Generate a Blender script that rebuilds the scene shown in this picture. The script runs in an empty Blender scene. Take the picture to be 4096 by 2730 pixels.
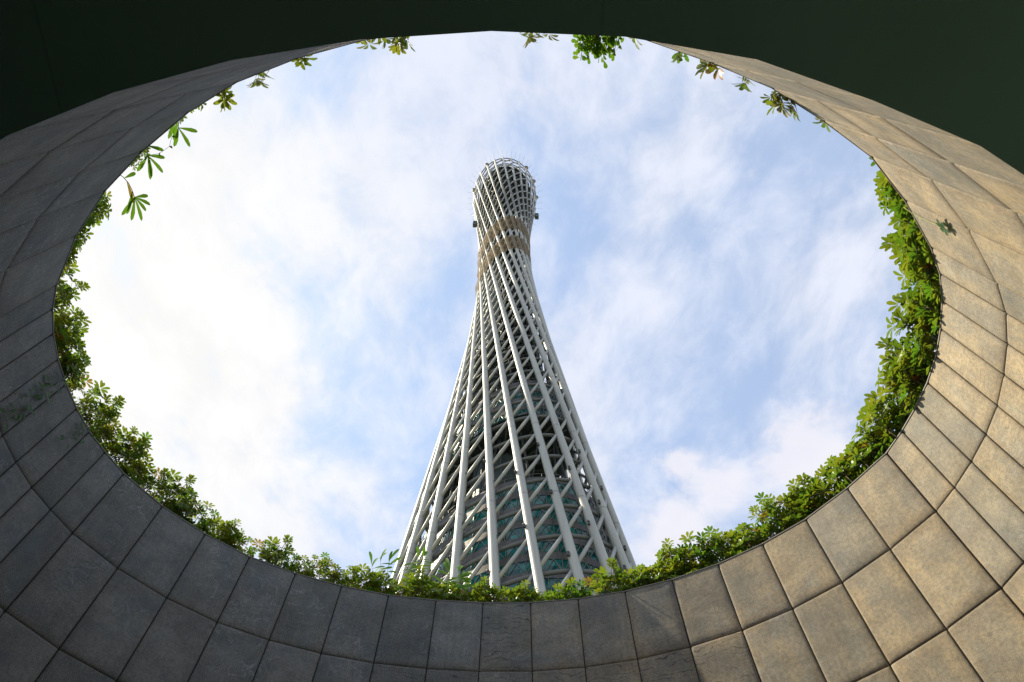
import bpy, bmesh, math, random
from mathutils import Vector, Matrix
PI = math.pi
S = bpy.context.scene
COL = S.collection
random.seed(7)

# ------------------------------------------------------------------ camera, sky, sun
CAMZ = 1.6
right = Vector((0.99987, -0.014578, 0.006853)); up = Vector((-0.016108, -0.904857, 0.425411)); fwd = Vector((0.0, 0.425466, 0.904974))
cam_d = bpy.data.cameras.new("camera"); cam = bpy.data.objects.new("camera", cam_d); COL.objects.link(cam)
m = Matrix((right, up, -fwd)).transposed().to_4x4(); m.translation = Vector((0, 0, CAMZ))
cam.matrix_world = m
cam_d.sensor_width = 36; cam_d.lens = 24.14; cam_d.clip_start = 0.05; cam_d.clip_end = 6000
S.camera = cam

SUN_EL = math.radians(50); SUN_DIR_H = Vector((-0.955, 0.297)).normalized()
sun_vec = Vector((SUN_DIR_H.x*math.cos(SUN_EL), SUN_DIR_H.y*math.cos(SUN_EL), math.sin(SUN_EL)))
sd = bpy.data.lights.new("sun", 'SUN'); sun = bpy.data.objects.new("sun", sd); COL.objects.link(sun)
sd.energy = 5.0; sd.angle = math.radians(0.6); sd.color = (1.0, 0.885, 0.65)
sun.rotation_euler = sun_vec.to_track_quat('Z', 'Y').to_euler(); sun.location = (0, 0, 60)

w = bpy.data.worlds.new("World"); S.world = w; w.use_nodes = True
nt = w.node_tree; N = nt.nodes; LK = nt.links; N.clear()
def nd(t, **k):
    n = N.new(t)
    for a, b in k.items(): setattr(n, a, b)
    return n
def vmath(op, a, b=None):
    n = nd('ShaderNodeVectorMath', operation=op)
    if isinstance(a, (tuple, Vector)): n.inputs[0].default_value = a
    else: LK.new(a, n.inputs[0])
    if b is not None:
        if isinstance(b, (tuple, Vector)): n.inputs[1].default_value = b
        else: LK.new(b, n.inputs[1])
    return n
def fm(op, a, b=None, clamp=False, c=None):
    n = nd('ShaderNodeMath', operation=op); n.use_clamp = clamp
    for i, v in enumerate((a, b, c)):
        if v is None: continue
        if isinstance(v, (int, float)): n.inputs[i].default_value = v
        else: LK.new(v, n.inputs[i])
    return n.outputs[0]
def mrange(v, a, b, c=0, d=1, smooth=True):
    n = nd('ShaderNodeMapRange', interpolation_type='SMOOTHSTEP' if smooth else 'LINEAR')
    LK.new(v, n.inputs[0])
    for i, x in enumerate((a, b, c, d)): n.inputs[i+1].default_value = x
    return n.outputs[0]
def wnoise(vec, scale, detail, rough, dist=0.0, stretch=(1, 1, 1), off=(0, 0, 0), rot=(0, 0, 0)):
    mp = nd('ShaderNodeMapping'); mp.inputs['Scale'].default_value = stretch; mp.inputs['Location'].default_value = off; mp.inputs['Rotation'].default_value = rot
    LK.new(vec, mp.inputs[0])
    n = nd('ShaderNodeTexNoise'); n.inputs['Scale'].default_value = scale; n.inputs['Detail'].default_value = detail
    n.inputs['Roughness'].default_value = rough; n.inputs['Distortion'].default_value = dist
    LK.new(mp.outputs[0], n.inputs['Vector']); return n.outputs['Fac']
tc = nd('ShaderNodeTexCoord'); D = tc.outputs['Generated']
sky = nd('ShaderNodeTexSky', sky_type='NISHITA'); sky.sun_disc = False
sky.sun_elevation = SUN_EL; sky.sun_rotation = math.atan2(SUN_DIR_H.x, SUN_DIR_H.y); sky.air_density = 1.0; sky.dust_density = 0.4
# planar cloud-layer coordinates (x/z, y/z) so the clouds lie on a level sheet high above the place
sep = nd('ShaderNodeSeparateXYZ'); LK.new(D, sep.inputs[0])
zz = fm('MAXIMUM', sep.outputs['Z'], 0.12)
cmb = nd('ShaderNodeCombineXYZ'); LK.new(fm('DIVIDE', sep.outputs['X'], zz), cmb.inputs[0]); LK.new(fm('DIVIDE', sep.outputs['Y'], zz), cmb.inputs[1])
CV = cmb.outputs[0]
warp = nd('ShaderNodeTexNoise'); warp.inputs['Scale'].default_value = 1.6; warp.inputs['Detail'].default_value = 4
LK.new(CV, warp.inputs['Vector'])
wv = vmath('MULTIPLY', vmath('SUBTRACT', warp.outputs['Color'], (0.5, 0.5, 0.5)).outputs[0], (0.28, 0.28, 0.0))
CW = vmath('ADD', CV, wv.outputs[0]).outputs[0]
n1 = wnoise(CW, 3.2, 9, 0.55, 0.15, (1.25, 0.85, 1), (3.1, 1.7, 0), (0, 0, 0.5))
n2 = wnoise(CW, 8.5, 8, 0.6, 0.1, (1.2, 0.9, 1), (8.1, 4.2, 0), (0, 0, 0.6))
nn = fm('ADD', fm('MULTIPLY', n1, 0.55), fm('MULTIPLY', n2, 0.45))
def blob(p, r, k):      # soft patch round a point of the cloud sheet
    dist = vmath('DISTANCE', CW, (p[0]/p[2], p[1]/p[2], 0.0)).outputs['Value']
    return fm('MULTIPLY', mrange(dist, r, 0.0), k)
veil = nn
for p, r, k in (((-0.486, 0.336, 0.807), 0.42, 0.13), ((-0.484, 0.46, 0.75), 0.4, 0.10), ((-0.43, 0.15, 0.88), 0.4, 0.08), ((0.43, 0.334, 0.839), 0.16, 0.05),
                ((0.398, 0.129, 0.908), 0.2, -0.16), ((0.30, 0.42, 0.85), 0.28, -0.03), ((0.342, 0.482, 0.807), 0.22, -0.05), ((-0.185, 0.103, 0.977), 0.12, -0.05),
                ((0.10, 0.28, 0.95), 0.18, -0.05), ((0.0, 0.08, 0.99), 0.14, 0.03)):
    veil = fm('ADD', veil, blob(p, r, k))
fac = mrange(veil, 0.35, 0.62, 0.50, 1.0)
cum = None
n3 = wnoise(CW, 9.0, 10, 0.6, 0.0, (1, 1, 1), (1.3, 7.7, 0))
for p, r in (((0.398, 0.49, 0.772), 0.15), ((0.385, 0.53, 0.76), 0.13), ((0.295, 0.57, 0.77), 0.13), ((0.245, 0.615, 0.75), 0.14), ((0.21, 0.66, 0.72), 0.16), ((0.253, 0.553, 0.794), 0.08)):
    b = blob(p, r, 1.0); cum = b if cum is None else fm('MAXIMUM', cum, b)
cumf = mrange(fm('ADD', cum, fm('MULTIPLY', fm('SUBTRACT', n3, 0.5), 2.6)), 0.25, 1.0, 0.0, 0.85)
glow = mrange(vmath('DOT_PRODUCT', D, Vector((-0.50, 0.36, 0.79)).normalized()).outputs['Value'], 0.86, 1.0)
ccol = nd('ShaderNodeMixRGB'); ccol.inputs[1].default_value = (8.05, 8.5, 9.75, 1); ccol.inputs[2].default_value = (10.0, 9.95, 9.9, 1); LK.new(glow, ccol.inputs[0])
shd = nd('ShaderNodeMixRGB', blend_type='MULTIPLY'); shd.inputs[0].default_value = 1.0; LK.new(ccol.outputs[0], shd.inputs[1]); LK.new(mrange(n2, 0.30, 0.68, 0.95, 1.03), shd.inputs[2]); ccol = shd
skyb = nd('ShaderNodeMixRGB', blend_type='MULTIPLY'); skyb.inputs[0].default_value = 1.0; LK.new(sky.outputs[0], skyb.inputs[1]); skyb.inputs[2].default_value = (1.35, 2.35, 2.8, 1)
mx = nd('ShaderNodeMixRGB'); LK.new(fac, mx.inputs[0]); LK.new(skyb.outputs[0], mx.inputs[1]); LK.new(ccol.outputs[0], mx.inputs[2])
mc = nd('ShaderNodeMixRGB'); LK.new(cumf, mc.inputs[0]); LK.new(mx.outputs[0], mc.inputs[1]); mc.inputs[2].default_value = (9.1, 9.0, 9.7, 1); mx = mc
bg = nd('ShaderNodeBackground'); bg.inputs[1].default_value = 0.05; LK.new(mx.outputs[0], bg.inputs[0])
wo = nd('ShaderNodeOutputWorld'); LK.new(bg.outputs[0], wo.inputs[0])

S.view_settings.view_transform = 'Standard'; S.view_settings.look = 'None'; S.view_settings.gamma = 1; S.view_settings.exposure = 1.0
S.render.engine = 'CYCLES'
try:
    S.cycles.max_bounces = 7; S.cycles.diffuse_bounces = 4; S.cycles.transparent_max_bounces = 12; S.cycles.use_denoising = True
except Exception: pass

# ------------------------------------------------------------------ helpers
def tag(o, label=None, cat=None, group=None, kind=None):
    if label: o['label'] = label
    if cat: o['category'] = cat
    if group: o['group'] = group
    if kind: o['kind'] = kind
    return o
class MB:
    def __init__(s): s.v = []; s.f = []; s.mi = []; s.sm = []; s.cv = []; s.colr = []
    def vert(s, p): s.v.append((p[0], p[1], p[2])); return len(s.v)-1
    def face(s, idx, col=None, smooth=False):
        s.f.append(tuple(idx)); s.colr.append(col); s.sm.append(smooth)
    def box(s, lo, hi, M=None, col=None):
        b = len(s.v)
        for z in (lo[2], hi[2]):
            for x, y in ((lo[0], lo[1]), (hi[0], lo[1]), (hi[0], hi[1]), (lo[0], hi[1])):
                p = Vector((x, y, z)); s.vert(M @ p if M else p)
        for q in ((3, 2, 1, 0), (4, 5, 6, 7), (0, 1, 5, 4), (1, 2, 6, 5), (2, 3, 7, 6), (3, 0, 4, 7)): s.face([b+i for i in q], col)
    def tube(s, pts, rad, n=12, closed=False, caps=True, col=None):
        pts = [Vector(p) for p in pts]; L = len(pts); rings = []
        rr = rad if isinstance(rad, (list, tuple)) else [rad]*L
        prev = None
        for i, p in enumerate(pts):
            a = pts[(i-1) % L] if (closed or i > 0) else p; b = pts[(i+1) % L] if (closed or i < L-1) else p
            t = (b-a).normalized()
            if prev is None:
                ref = Vector((0, 0, 1)) if abs(t.z) < 0.9 else Vector((1, 0, 0))
                u = t.cross(ref).normalized()
            else:
                u = prev - t*prev.dot(t); u.normalize()
            prev = u; v = t.cross(u)
            rings.append([s.vert(p+(u*math.cos(2*PI*k/n)+v*math.sin(2*PI*k/n))*rr[i]) for k in range(n)])
        for i in range(L if closed else L-1):
            A, B = rings[i], rings[(i+1) % L]
            for k in range(n): s.face((A[k], A[(k+1) % n], B[(k+1) % n], B[k]), col, True)
        if caps and not closed:
            s.face(list(reversed(rings[0])), col); s.face(rings[-1], col)
    def sphere(s, c, r, sc=(1, 1, 1), n=10, m=6, col=None):
        c = Vector(c); rows = []
        for j in range(m+1):
            th = PI*j/m
            rows.append([s.vert(c+Vector((r*sc[0]*math.sin(th)*math.cos(2*PI*k/n), r*sc[1]*math.sin(th)*math.sin(2*PI*k/n), r*sc[2]*math.cos(th)))) for k in range(n)] if 0 < j < m else [s.vert(c+Vector((0, 0, r*sc[2]*math.cos(th))))])
        for j in range(m):
            A, B = rows[j], rows[j+1]
            for k in range(n):
                k2 = (k+1) % n
                if len(A) == 1: s.face((A[0], B[k], B[k2]), col, True)
                elif len(B) == 1: s.face((A[k], B[0], A[k2]), col, True)
                else: s.face((A[k], B[k], B[k2], A[k2]), col, True)
    def build(s, name, mat, parent=None, loc=None):
        me = bpy.data.meshes.new(name); me.from_pydata(s.v, [], s.f); me.update()
        for p, q in zip(me.polygons, s.sm): p.use_smooth = q
        if any(c is not None for c in s.colr):
            ca = me.color_attributes.new('tint', 'FLOAT_COLOR', 'CORNER'); li = 0
            for p, c in zip(me.polygons, s.colr):
                c = c or (0.5, 0.5, 0.5)
                for _ in range(p.loop_total): ca.data[li].color = (c[0], c[1], c[2], 1); li += 1
        me.materials.append(mat)
        o = bpy.data.objects.new(name, me); COL.objects.link(o)
        if parent: o.parent = parent
        if loc: o.location = loc
        return o
def empty(name, loc=(0, 0, 0), rz=0):
    o = bpy.data.objects.new(name, None); COL.objects.link(o); o.location = loc; o.rotation_euler = (0, 0, rz); return o

class MT:   # small node-material builder
    def __init__(s, name, base=(0.5, 0.5, 0.5), rough=0.6, metal=0.0, spec=0.5):
        s.m = bpy.data.materials.new(name); s.m.use_nodes = True; s.t = s.m.node_tree; s.n = s.t.nodes; s.l = s.t.links
        s.b = s.n['Principled BSDF']; s.out = s.n['Material Output']
        s.b.inputs['Base Color'].default_value = (*base, 1); s.b.inputs['Roughness'].default_value = rough; s.b.inputs['Metallic'].default_value = metal
        try: s.b.inputs['Specular IOR Level'].default_value = spec
        except Exception: pass
    def node(s, t, **k):
        n = s.n.new(t)
        for a, b in k.items(): setattr(n, a, b)
        return n
    def sock(s, n, i, v):
        if isinstance(v, bpy.types.NodeSocket): s.l.new(v, n.inputs[i])
        elif isinstance(v, (tuple, list)) and n.inputs[i].type == 'RGBA' and len(v) == 3: n.inputs[i].default_value = (*v, 1)
        else: n.inputs[i].default_value = v
    def coord(s, which='Object'): return s.node('ShaderNodeTexCoord').outputs[which]
    def mapping(s, v, scale=(1, 1, 1), loc=(0, 0, 0)):
        n = s.node('ShaderNodeMapping'); s.l.new(v, n.inputs[0]); n.inputs['Scale'].default_value = scale; s.sock(n, 'Location', loc); return n.outputs[0]
    def noise(s, v, sc, det=4, rough=0.5, dist=0.0, out='Fac'):
        n = s.node('ShaderNodeTexNoise'); s.l.new(v, n.inputs['Vector']); n.inputs['Scale'].default_value = sc; n.inputs['Detail'].default_value = det
        n.inputs['Roughness'].default_value = rough; n.inputs['Distortion'].default_value = dist; return n.outputs[out]
    def math(s, op, a, b=0.0, clamp=False):
        n = s.node('ShaderNodeMath', operation=op); n.use_clamp = clamp; s.sock(n, 0, a); s.sock(n, 1, b); return n.outputs[0]
    def ramp(s, v, a, b, c=0.0, d=1.0, sm=True):
        n = s.node('ShaderNodeMapRange', interpolation_type='SMOOTHSTEP' if sm else 'LINEAR'); s.l.new(v, n.inputs[0])
        for i, x in enumerate((a, b, c, d)): n.inputs[i+1].default_value = x
        return n.outputs[0]
    def mix(s, f, a, b, mode='MIX'):
        n = s.node('ShaderNodeMixRGB', blend_type=mode); s.sock(n, 0, f); s.sock(n, 1, a); s.sock(n, 2, b); return n.outputs[0]
    def base(s, c): s.l.new(c, s.b.inputs['Base Color'])
    def bump(s, h, strength=0.3, dist=0.01):
        n = s.node('ShaderNodeBump'); n.inputs['Strength'].default_value = strength; n.inputs['Distance'].default_value = dist
        s.l.new(h, n.inputs['Height']); s.l.new(n.outputs[0], s.b.inputs['Normal'])

# ------------------------------------------------------------------ materials
def granite_mat():
    M = MT('granite_panel', rough=0.75, spec=0.25)
    at = M.node('ShaderNodeAttribute', attribute_name='tint'); sp = M.node('ShaderNodeSeparateColor'); M.l.new(at.outputs['Color'], sp.inputs[0])
    r1, lit_stain, wig = sp.outputs[0], sp.outputs[1], sp.outputs[2]
    uv = M.node('ShaderNodeUVMap', uv_map='local').outputs[0]; um = M.node('ShaderNodeUVMap', uv_map='metres').outputs[0]
    su = M.node('ShaderNodeSeparateXYZ'); M.l.new(uv, su.inputs[0]); u, v = su.outputs[0], su.outputs[1]
    o = M.coord('Object')
    fine = M.noise(o, 170, 3, 0.7); speck = M.noise(o, 320, 1, 0.5); mid = M.noise(o, 9, 6, 0.6); big = M.noise(o, 1.7, 4, 0.55)
    streak = M.noise(M.mapping(um, (26, 1.6, 1)), 1.0, 5, 0.6)
    patch = M.noise(M.mapping(um, (3.0, 1.1, 1)), 1.3, 5, 0.6, 0.4)
    base = M.mix(lit_stain, M.mix(r1, (0.060, 0.073, 0.070), (0.160, 0.168, 0.160)), M.mix(r1, (0.23, 0.205, 0.145), (0.38, 0.34, 0.245)))  # cool dark base paints the shaded left, pale warm base the sunlit right
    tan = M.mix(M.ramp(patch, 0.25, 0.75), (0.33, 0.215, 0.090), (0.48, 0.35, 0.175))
    # rust creeping in from the joints of some slabs
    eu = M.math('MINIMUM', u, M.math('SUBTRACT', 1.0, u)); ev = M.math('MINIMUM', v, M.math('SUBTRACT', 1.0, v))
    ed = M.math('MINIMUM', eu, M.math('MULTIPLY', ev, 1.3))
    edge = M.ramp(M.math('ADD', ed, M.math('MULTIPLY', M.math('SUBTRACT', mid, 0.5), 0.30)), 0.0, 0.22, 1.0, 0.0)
    wf = M.math('MULTIPLY', lit_stain, M.math('ADD', M.math('MULTIPLY', edge, 0.8), M.ramp(M.math('ADD', patch, M.math('MULTIPLY', streak, 0.35)), 0.45, 0.80, 0.15, 0.85)), True)
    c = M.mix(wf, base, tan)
    c = M.mix(M.math('MULTIPLY', edge, 0.35), c, (0.040, 0.032, 0.020))  # every slab also darker towards its edges
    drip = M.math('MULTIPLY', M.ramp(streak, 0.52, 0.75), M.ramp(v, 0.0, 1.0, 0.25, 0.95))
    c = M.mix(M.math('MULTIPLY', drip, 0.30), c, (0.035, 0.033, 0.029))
    c = M.mix(M.ramp(big, 0.35, 0.65, 0.0, 0.5), c, (0.070, 0.072, 0.070))
    c = M.mix(M.ramp(M.noise(o, 30, 5, 0.75), 0.38, 0.62, 0.0, 0.48), c, (0.045, 0.043, 0.038))
    c = M.mix(M.ramp(fine, 0.36, 0.62, 0.0, 0.42), c, (0.30, 0.29, 0.26))
    c = M.mix(M.ramp(speck, 0.60, 0.70, 0.0, 0.75), c, (0.018, 0.017, 0.016))
    c = M.mix(M.ramp(M.noise(o, 260, 0, 0.5), 0.70, 0.78, 0.0, 0.8), c, (0.42, 0.41, 0.38))
    tone = M.math('MULTIPLY', M.ramp(streak, 0.32, 0.68, 0.93, 1.05), M.ramp(M.noise(M.mapping(um, (1.0, 1.4, 1)), 2.2, 5, 0.6), 0.33, 0.67, 0.84, 1.15))
    cbn = M.node('ShaderNodeCombineXYZ')
    for q_ in range(3): M.l.new(tone, cbn.inputs[q_])
    c = M.mix(1.0, c, cbn.outputs[0], 'MULTIPLY')
    c = M.mix(M.math('MULTIPLY', M.math('SUBTRACT', 1.0, lit_stain), M.ramp(M.noise(o, 2.6, 4, 0.6), 0.5, 0.65, 0.0, 0.35)), c, (0.075, 0.105, 0.125))
    # pale lime blooms
    vein = M.noise(o, 3.2, 5, 0.62, 1.2); vv = M.math('ABSOLUTE', M.math('SUBTRACT', vein, 0.5))
    bloom = M.math('MULTIPLY', M.ramp(vv, 0.0, 0.012, 1.0, 0.0), M.ramp(M.noise(o, 1.3, 2), 0.50, 0.60))
    c = M.mix(M.math('MULTIPLY', bloom, 0.6), c, (0.30, 0.30, 0.29))
    # dark wavy rub marks on a few slabs
    wn = M.noise(M.mapping(um, (2.0, 3.5, 1)), 1.3, 3, 0.5)
    sm = M.node('ShaderNodeSeparateXYZ'); M.l.new(um, sm.inputs[0])
    ph = M.math('ADD', M.math('MULTIPLY', sm.outputs[1], 15.0), M.math('MULTIPLY', wn, 5.0))
    ln = M.math('ABSOLUTE', M.math('SUBTRACT', M.math('FRACT', ph), 0.5))
    brk = M.ramp(M.noise(M.mapping(um, (1.8, 5, 1)), 2.0, 2), 0.40, 0.55)
    c = M.mix(M.math('MULTIPLY', M.math('MULTIPLY', M.ramp(ln, 0.03, 0.07, 1.0, 0.0), brk), M.math('MULTIPLY', wig, 0.75)), c, (0.016, 0.018, 0.021))
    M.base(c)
    M.bump(M.math('ADD', M.math('MULTIPLY', fine, 0.6), M.math('MULTIPLY', mid, 0.8)), 0.8, 0.008)
    return M.m
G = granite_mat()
def simple(name, base, rough=0.6, var=0.15, sc=6, metal=0.0, bump=0.0, spec=0.5):
    M = MT(name, base, rough, metal, spec); o = M.coord()
    n = M.noise(o, sc, 5, 0.6)
    M.base(M.mix(M.ramp(n, 0.3, 0.7), tuple(x*(1-var) for x in base), tuple(min(1, x*(1+var)) for x in base)))
    if bump: M.bump(n, bump, 0.01)
    return M.m
mortar = simple('joint_mortar', (0.02, 0.022, 0.02), 0.95)
coping_m = simple('granite_coping', (0.13, 0.12, 0.10), 0.7, 0.2, 25)
def ceil_mat():
    M = MT('soffit_paint', rough=0.9, spec=0.1); o = M.coord()
    c = M.mix(M.ramp(M.noise(o, 0.5, 5, 0.6), 0.3, 0.7), (0.10, 0.19, 0.15), (0.13, 0.235, 0.185))
    sx = M.node('ShaderNodeSeparateXYZ'); M.l.new(o, sx.inputs[0])
    for ax, off in ((0, 0.35), (1, 0.1)):
        fr = M.math('ABSOLUTE', M.math('SUBTRACT', M.math('FRACT', M.math('ADD', M.math('MULTIPLY', sx.outputs[ax], 0.42), off)), 0.5))
        c = M.mix(M.ramp(fr, 0.0, 0.005, 0.3, 0.0), c, (0.05, 0.09, 0.07))
    M.base(c); return M.m
soffit_m = ceil_mat()
floor_m = simple('floor_paving', (0.26, 0.255, 0.24), 0.7, 0.25, 8)
passage_m = simple('passage_render', (0.22, 0.23, 0.22), 0.8, 0.2, 3)
soil_m = simple('soil', (0.06, 0.045, 0.03), 0.95, 0.3, 30, bump=0.5)
def ground_mat():
    M = MT('ground_cover', rough=0.9); o = M.coord()
    a = M.noise(o, 0.02, 5, 0.6); b = M.noise(o, 1.2, 5, 0.6)
    c = M.mix(M.ramp(b, 0.3, 0.7), (0.05, 0.09, 0.03), (0.09, 0.12, 0.04)); c = M.mix(M.ramp(a, 0.48, 0.52), c, (0.30, 0.29, 0.27)); M.base(c); return M.m
ground_m = ground_mat()

def paint_mat():
    M = MT('white_steel', rough=0.42, spec=0.35); o = M.coord('Object'); g = M.node('ShaderNodeNewGeometry').outputs['Position']
    sx = M.node('ShaderNodeSeparateXYZ'); M.l.new(g, sx.inputs[0]); z = sx.outputs[2]
    n = M.noise(M.mapping(g, (0.6, 0.6, 0.05)), 1.0, 5, 0.6)
    c = M.mix(M.ramp(n, 0.35, 0.7), (0.36, 0.36, 0.345), (0.29, 0.29, 0.28))
    # tarpaulin sleeves wrapped round the steel between 346 m and 404 m, tied every few metres
    inw = M.math('MULTIPLY', M.math('GREATER_THAN', z, 347.5), M.math('LESS_THAN', z, 404.0))
    c = M.mix(inw, c, M.mix(M.ramp(M.noise(g, 0.25, 4, 0.6), 0.3, 0.7), (0.16, 0.15, 0.13), (0.10, 0.097, 0.088)))
    fr = M.math('FRACT', M.math('DIVIDE', z, 9.2)); tie = M.math('MULTIPLY', M.math('LESS_THAN', fr, 0.085), inw)
    c = M.mix(tie, c, (0.06, 0.055, 0.05))
    fr2 = M.math('FRACT', M.math('DIVIDE', M.math('ADD', z, 4.0), 29.0)); c = M.mix(M.math('MULTIPLY', M.math('LESS_THAN', fr2, 0.012), 0.6), c, (0.12, 0.12, 0.12))
    M.base(c); return M.m
paint = paint_mat()
brace_m = simple('brace_steel', (0.30, 0.30, 0.285), 0.45, 0.08, 0.3)
ring_m = simple('ring_steel', (0.11, 0.115, 0.115), 0.5, 0.12, 0.3)  # shade behind the columns put into a darker steel colour
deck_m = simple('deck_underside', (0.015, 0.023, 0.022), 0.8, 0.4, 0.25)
beam_m = simple('dark_steel', (0.04, 0.05, 0.048), 0.6, 0.3, 0.4)
dull_m = simple('core_cladding', (0.075, 0.095, 0.098), 0.55, 0.25, 0.18)
frame_m = simple('window_frame_steel', (0.20, 0.215, 0.21), 0.45, 0.1, 0.5)
def span_mat():
    M = MT('spandrel_panel', rough=0.5); uv = M.node('ShaderNodeUVMap', uv_map='metres').outputs[0]; su = M.node('ShaderNodeSeparateXYZ'); M.l.new(uv, su.inputs[0])
    cell = M.math('FLOOR', M.math('DIVIDE', su.outputs[0], 1.35)); wn = M.node('ShaderNodeTexWhiteNoise', noise_dimensions='1D'); M.l.new(cell, wn.inputs['W'])
    c = M.mix(wn.outputs['Value'], (0.085, 0.078, 0.078), (0.125, 0.115, 0.112))
    fr = M.math('FRACT', M.math('DIVIDE', su.outputs[0], 1.35)); c = M.mix(M.math('LESS_THAN', fr, 0.08), c, (0.05, 0.05, 0.05)); M.base(c); return M.m
span_m = span_mat()
def glass_mat():
    M = MT('teal_glass', (0.012, 0.10, 0.10), 0.12, spec=0.45); uv = M.node('ShaderNodeUVMap', uv_map='metres').outputs[0]; su = M.node('ShaderNodeSeparateXYZ'); M.l.new(uv, su.inputs[0])
    cell = M.math('FLOOR', M.math('DIVIDE', su.outputs[0], 1.7)); wn = M.node('ShaderNodeTexWhiteNoise', noise_dimensions='2D')
    cb = M.node('ShaderNodeCombineXYZ'); M.l.new(cell, cb.inputs[0]); M.l.new(M.math('FLOOR', su.outputs[1]), cb.inputs[1]); M.l.new(cb.outputs[0], wn.inputs['Vector'])
    M.base(M.mix(wn.outputs['Value'], (0.004, 0.045, 0.05), (0.02, 0.20, 0.19))); return M.m
glass_m = glass_mat()
def net_mat():
    M = MT('scaffold_net', rough=0.9, spec=0.1); uv = M.node('ShaderNodeUVMap', uv_map='metres').outputs[0]
    n = M.noise(M.mapping(uv, (1.2, 0.25, 1)), 1.0, 5, 0.6, 0.5)
    c = M.mix(M.ramp(n, 0.3, 0.7), (0.20, 0.135, 0.075), (0.28, 0.20, 0.11))
    M.base(c)
    tr = M.node('ShaderNodeBsdfTransparent'); tl = M.node('ShaderNodeBsdfTranslucent'); M.l.new(c, tl.inputs[0])
    m1 = M.node('ShaderNodeMixShader'); m1.inputs[0].default_value = 0.35; M.l.new(M.b.outputs[0], m1.inputs[1]); M.l.new(tl.outputs[0], m1.inputs[2])
    m2 = M.node('ShaderNodeMixShader'); m2.inputs[0].default_value = 0.45; M.l.new(m1.outputs[0], m2.inputs[1]); M.l.new(tr.outputs[0], m2.inputs[2]); M.l.new(m2.outputs[0], M.out.inputs[0])
    return M.m
net_m = net_mat()
def leaf_mat(name, a, b, yellow, rough=0.4):
    M = MT(name, a, rough, spec=0.4); at = M.node('ShaderNodeAttribute', attribute_name='tint'); sp = M.node('ShaderNodeSeparateColor'); M.l.new(at.outputs['Color'], sp.inputs[0])
    oi = M.node('ShaderNodeObjectInfo').outputs['Random']
    c = M.mix(sp.outputs[0], a, b); c = M.mix(sp.outputs[1], c, yellow); c = M.mix(sp.outputs[2], c, (0.42, 0.09, 0.02))
    hs = M.node('ShaderNodeHueSaturation'); M.l.new(M.ramp(oi, 0, 1, 0.85, 1.15, False), hs.inputs['Value']); M.l.new(c, hs.inputs['Color']); c = hs.outputs[0]
    M.base(c)
    tl = M.node('ShaderNodeBsdfTranslucent'); M.l.new(M.mix(0.45, c, (0.16, 0.32, 0.012)), tl.inputs[0])
    m1 = M.node('ShaderNodeMixShader'); m1.inputs[0].default_value = 0.36; M.l.new(M.b.outputs[0], m1.inputs[1]); M.l.new(tl.outputs[0], m1.inputs[2]); M.l.new(m1.outputs[0], M.out.inputs[0])
    return M.m
leaf_m = leaf_mat('umbrella_leaf', (0.020, 0.075, 0.009), (0.065, 0.185, 0.014), (0.32, 0.26, 0.022))
bam_m = leaf_mat('bamboo_leaf', (0.05, 0.17, 0.012), (0.10, 0.27, 0.018), (0.26, 0.34, 0.03), 0.75)
vine_m = leaf_mat('creeper_leaf', (0.010, 0.032, 0.008), (0.028, 0.085, 0.014), (0.20, 0.30, 0.05))
stem_m = simple('brown_stem', (0.11, 0.08, 0.045), 0.8, 0.3, 30)
gstem_m = simple('green_stem', (0.22, 0.26, 0.06), 0.7, 0.3, 30)

# ------------------------------------------------------------------ the shaft: plan of its wall (measured slab by slab), unit = 6 m
U = 6.0
V = [(-.0182,.0078),(.0775,.0101),(.1719,.0235),(.2619,.0501),(.3498,.0813),(.4281,.1227),(.5064,.1708),(.571,.233),(.6285,.3035),(.6535,.3453),(.6695,.3900),(.68,.437),(.6862,.486),(.685,.534),(.6782,.5812),(.667,.6283),(.6519,.673),(.6008,.7485),(.5408,.8195),(.4718,.8787),(.3961,.9292),(.3135,.9702),(.2262,1.0018),(.1366,1.0234),(.0446,1.0352),(-.0487,1.0377),(-.1404,1.0332),(-.2326,1.0215),(-.3222,1.),(-.408,.97),(-.49,.93),(-.5645,.8768),(-.6312,.8138),(-.6855,.7428),(-.7077,.6977),(-.725,.656),(-.7355,.6104),(-.7413,.5635),(-.7425,.517),(-.738,.471),(-.7275,.428),(-.7104,.387),(-.660,.307),(-.5995,.2377),(-.5327,.180),(-.456,.125),(-.383,.085),(-.2958,.0531),(-.2056,.0297),(-.1133,.0149)]
P2 = [Vector((x*U, y*U)) for x, y in V]; NV = len(P2)
ROWS = [1.0, .8442, .6875, .531]
RZ = [r*U+CAMZ for r in ROWS]; RIM = RZ[0]; SOF = RZ[-1]
CEN = Vector((-0.03*U, 0.5*U))
def outn(i):   # outward (into the wall) normal of facet i, and its direction
    a, b = P2[i], P2[(i+1) % NV]; d = (b-a).normalized(); n = Vector((d.y, -d.x))
    return d, n
def vn(i):
    n = (outn(i)[1]+outn(i-1)[1]).normalized(); return n / max(0.5, n.dot(outn(i)[1]))

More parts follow.
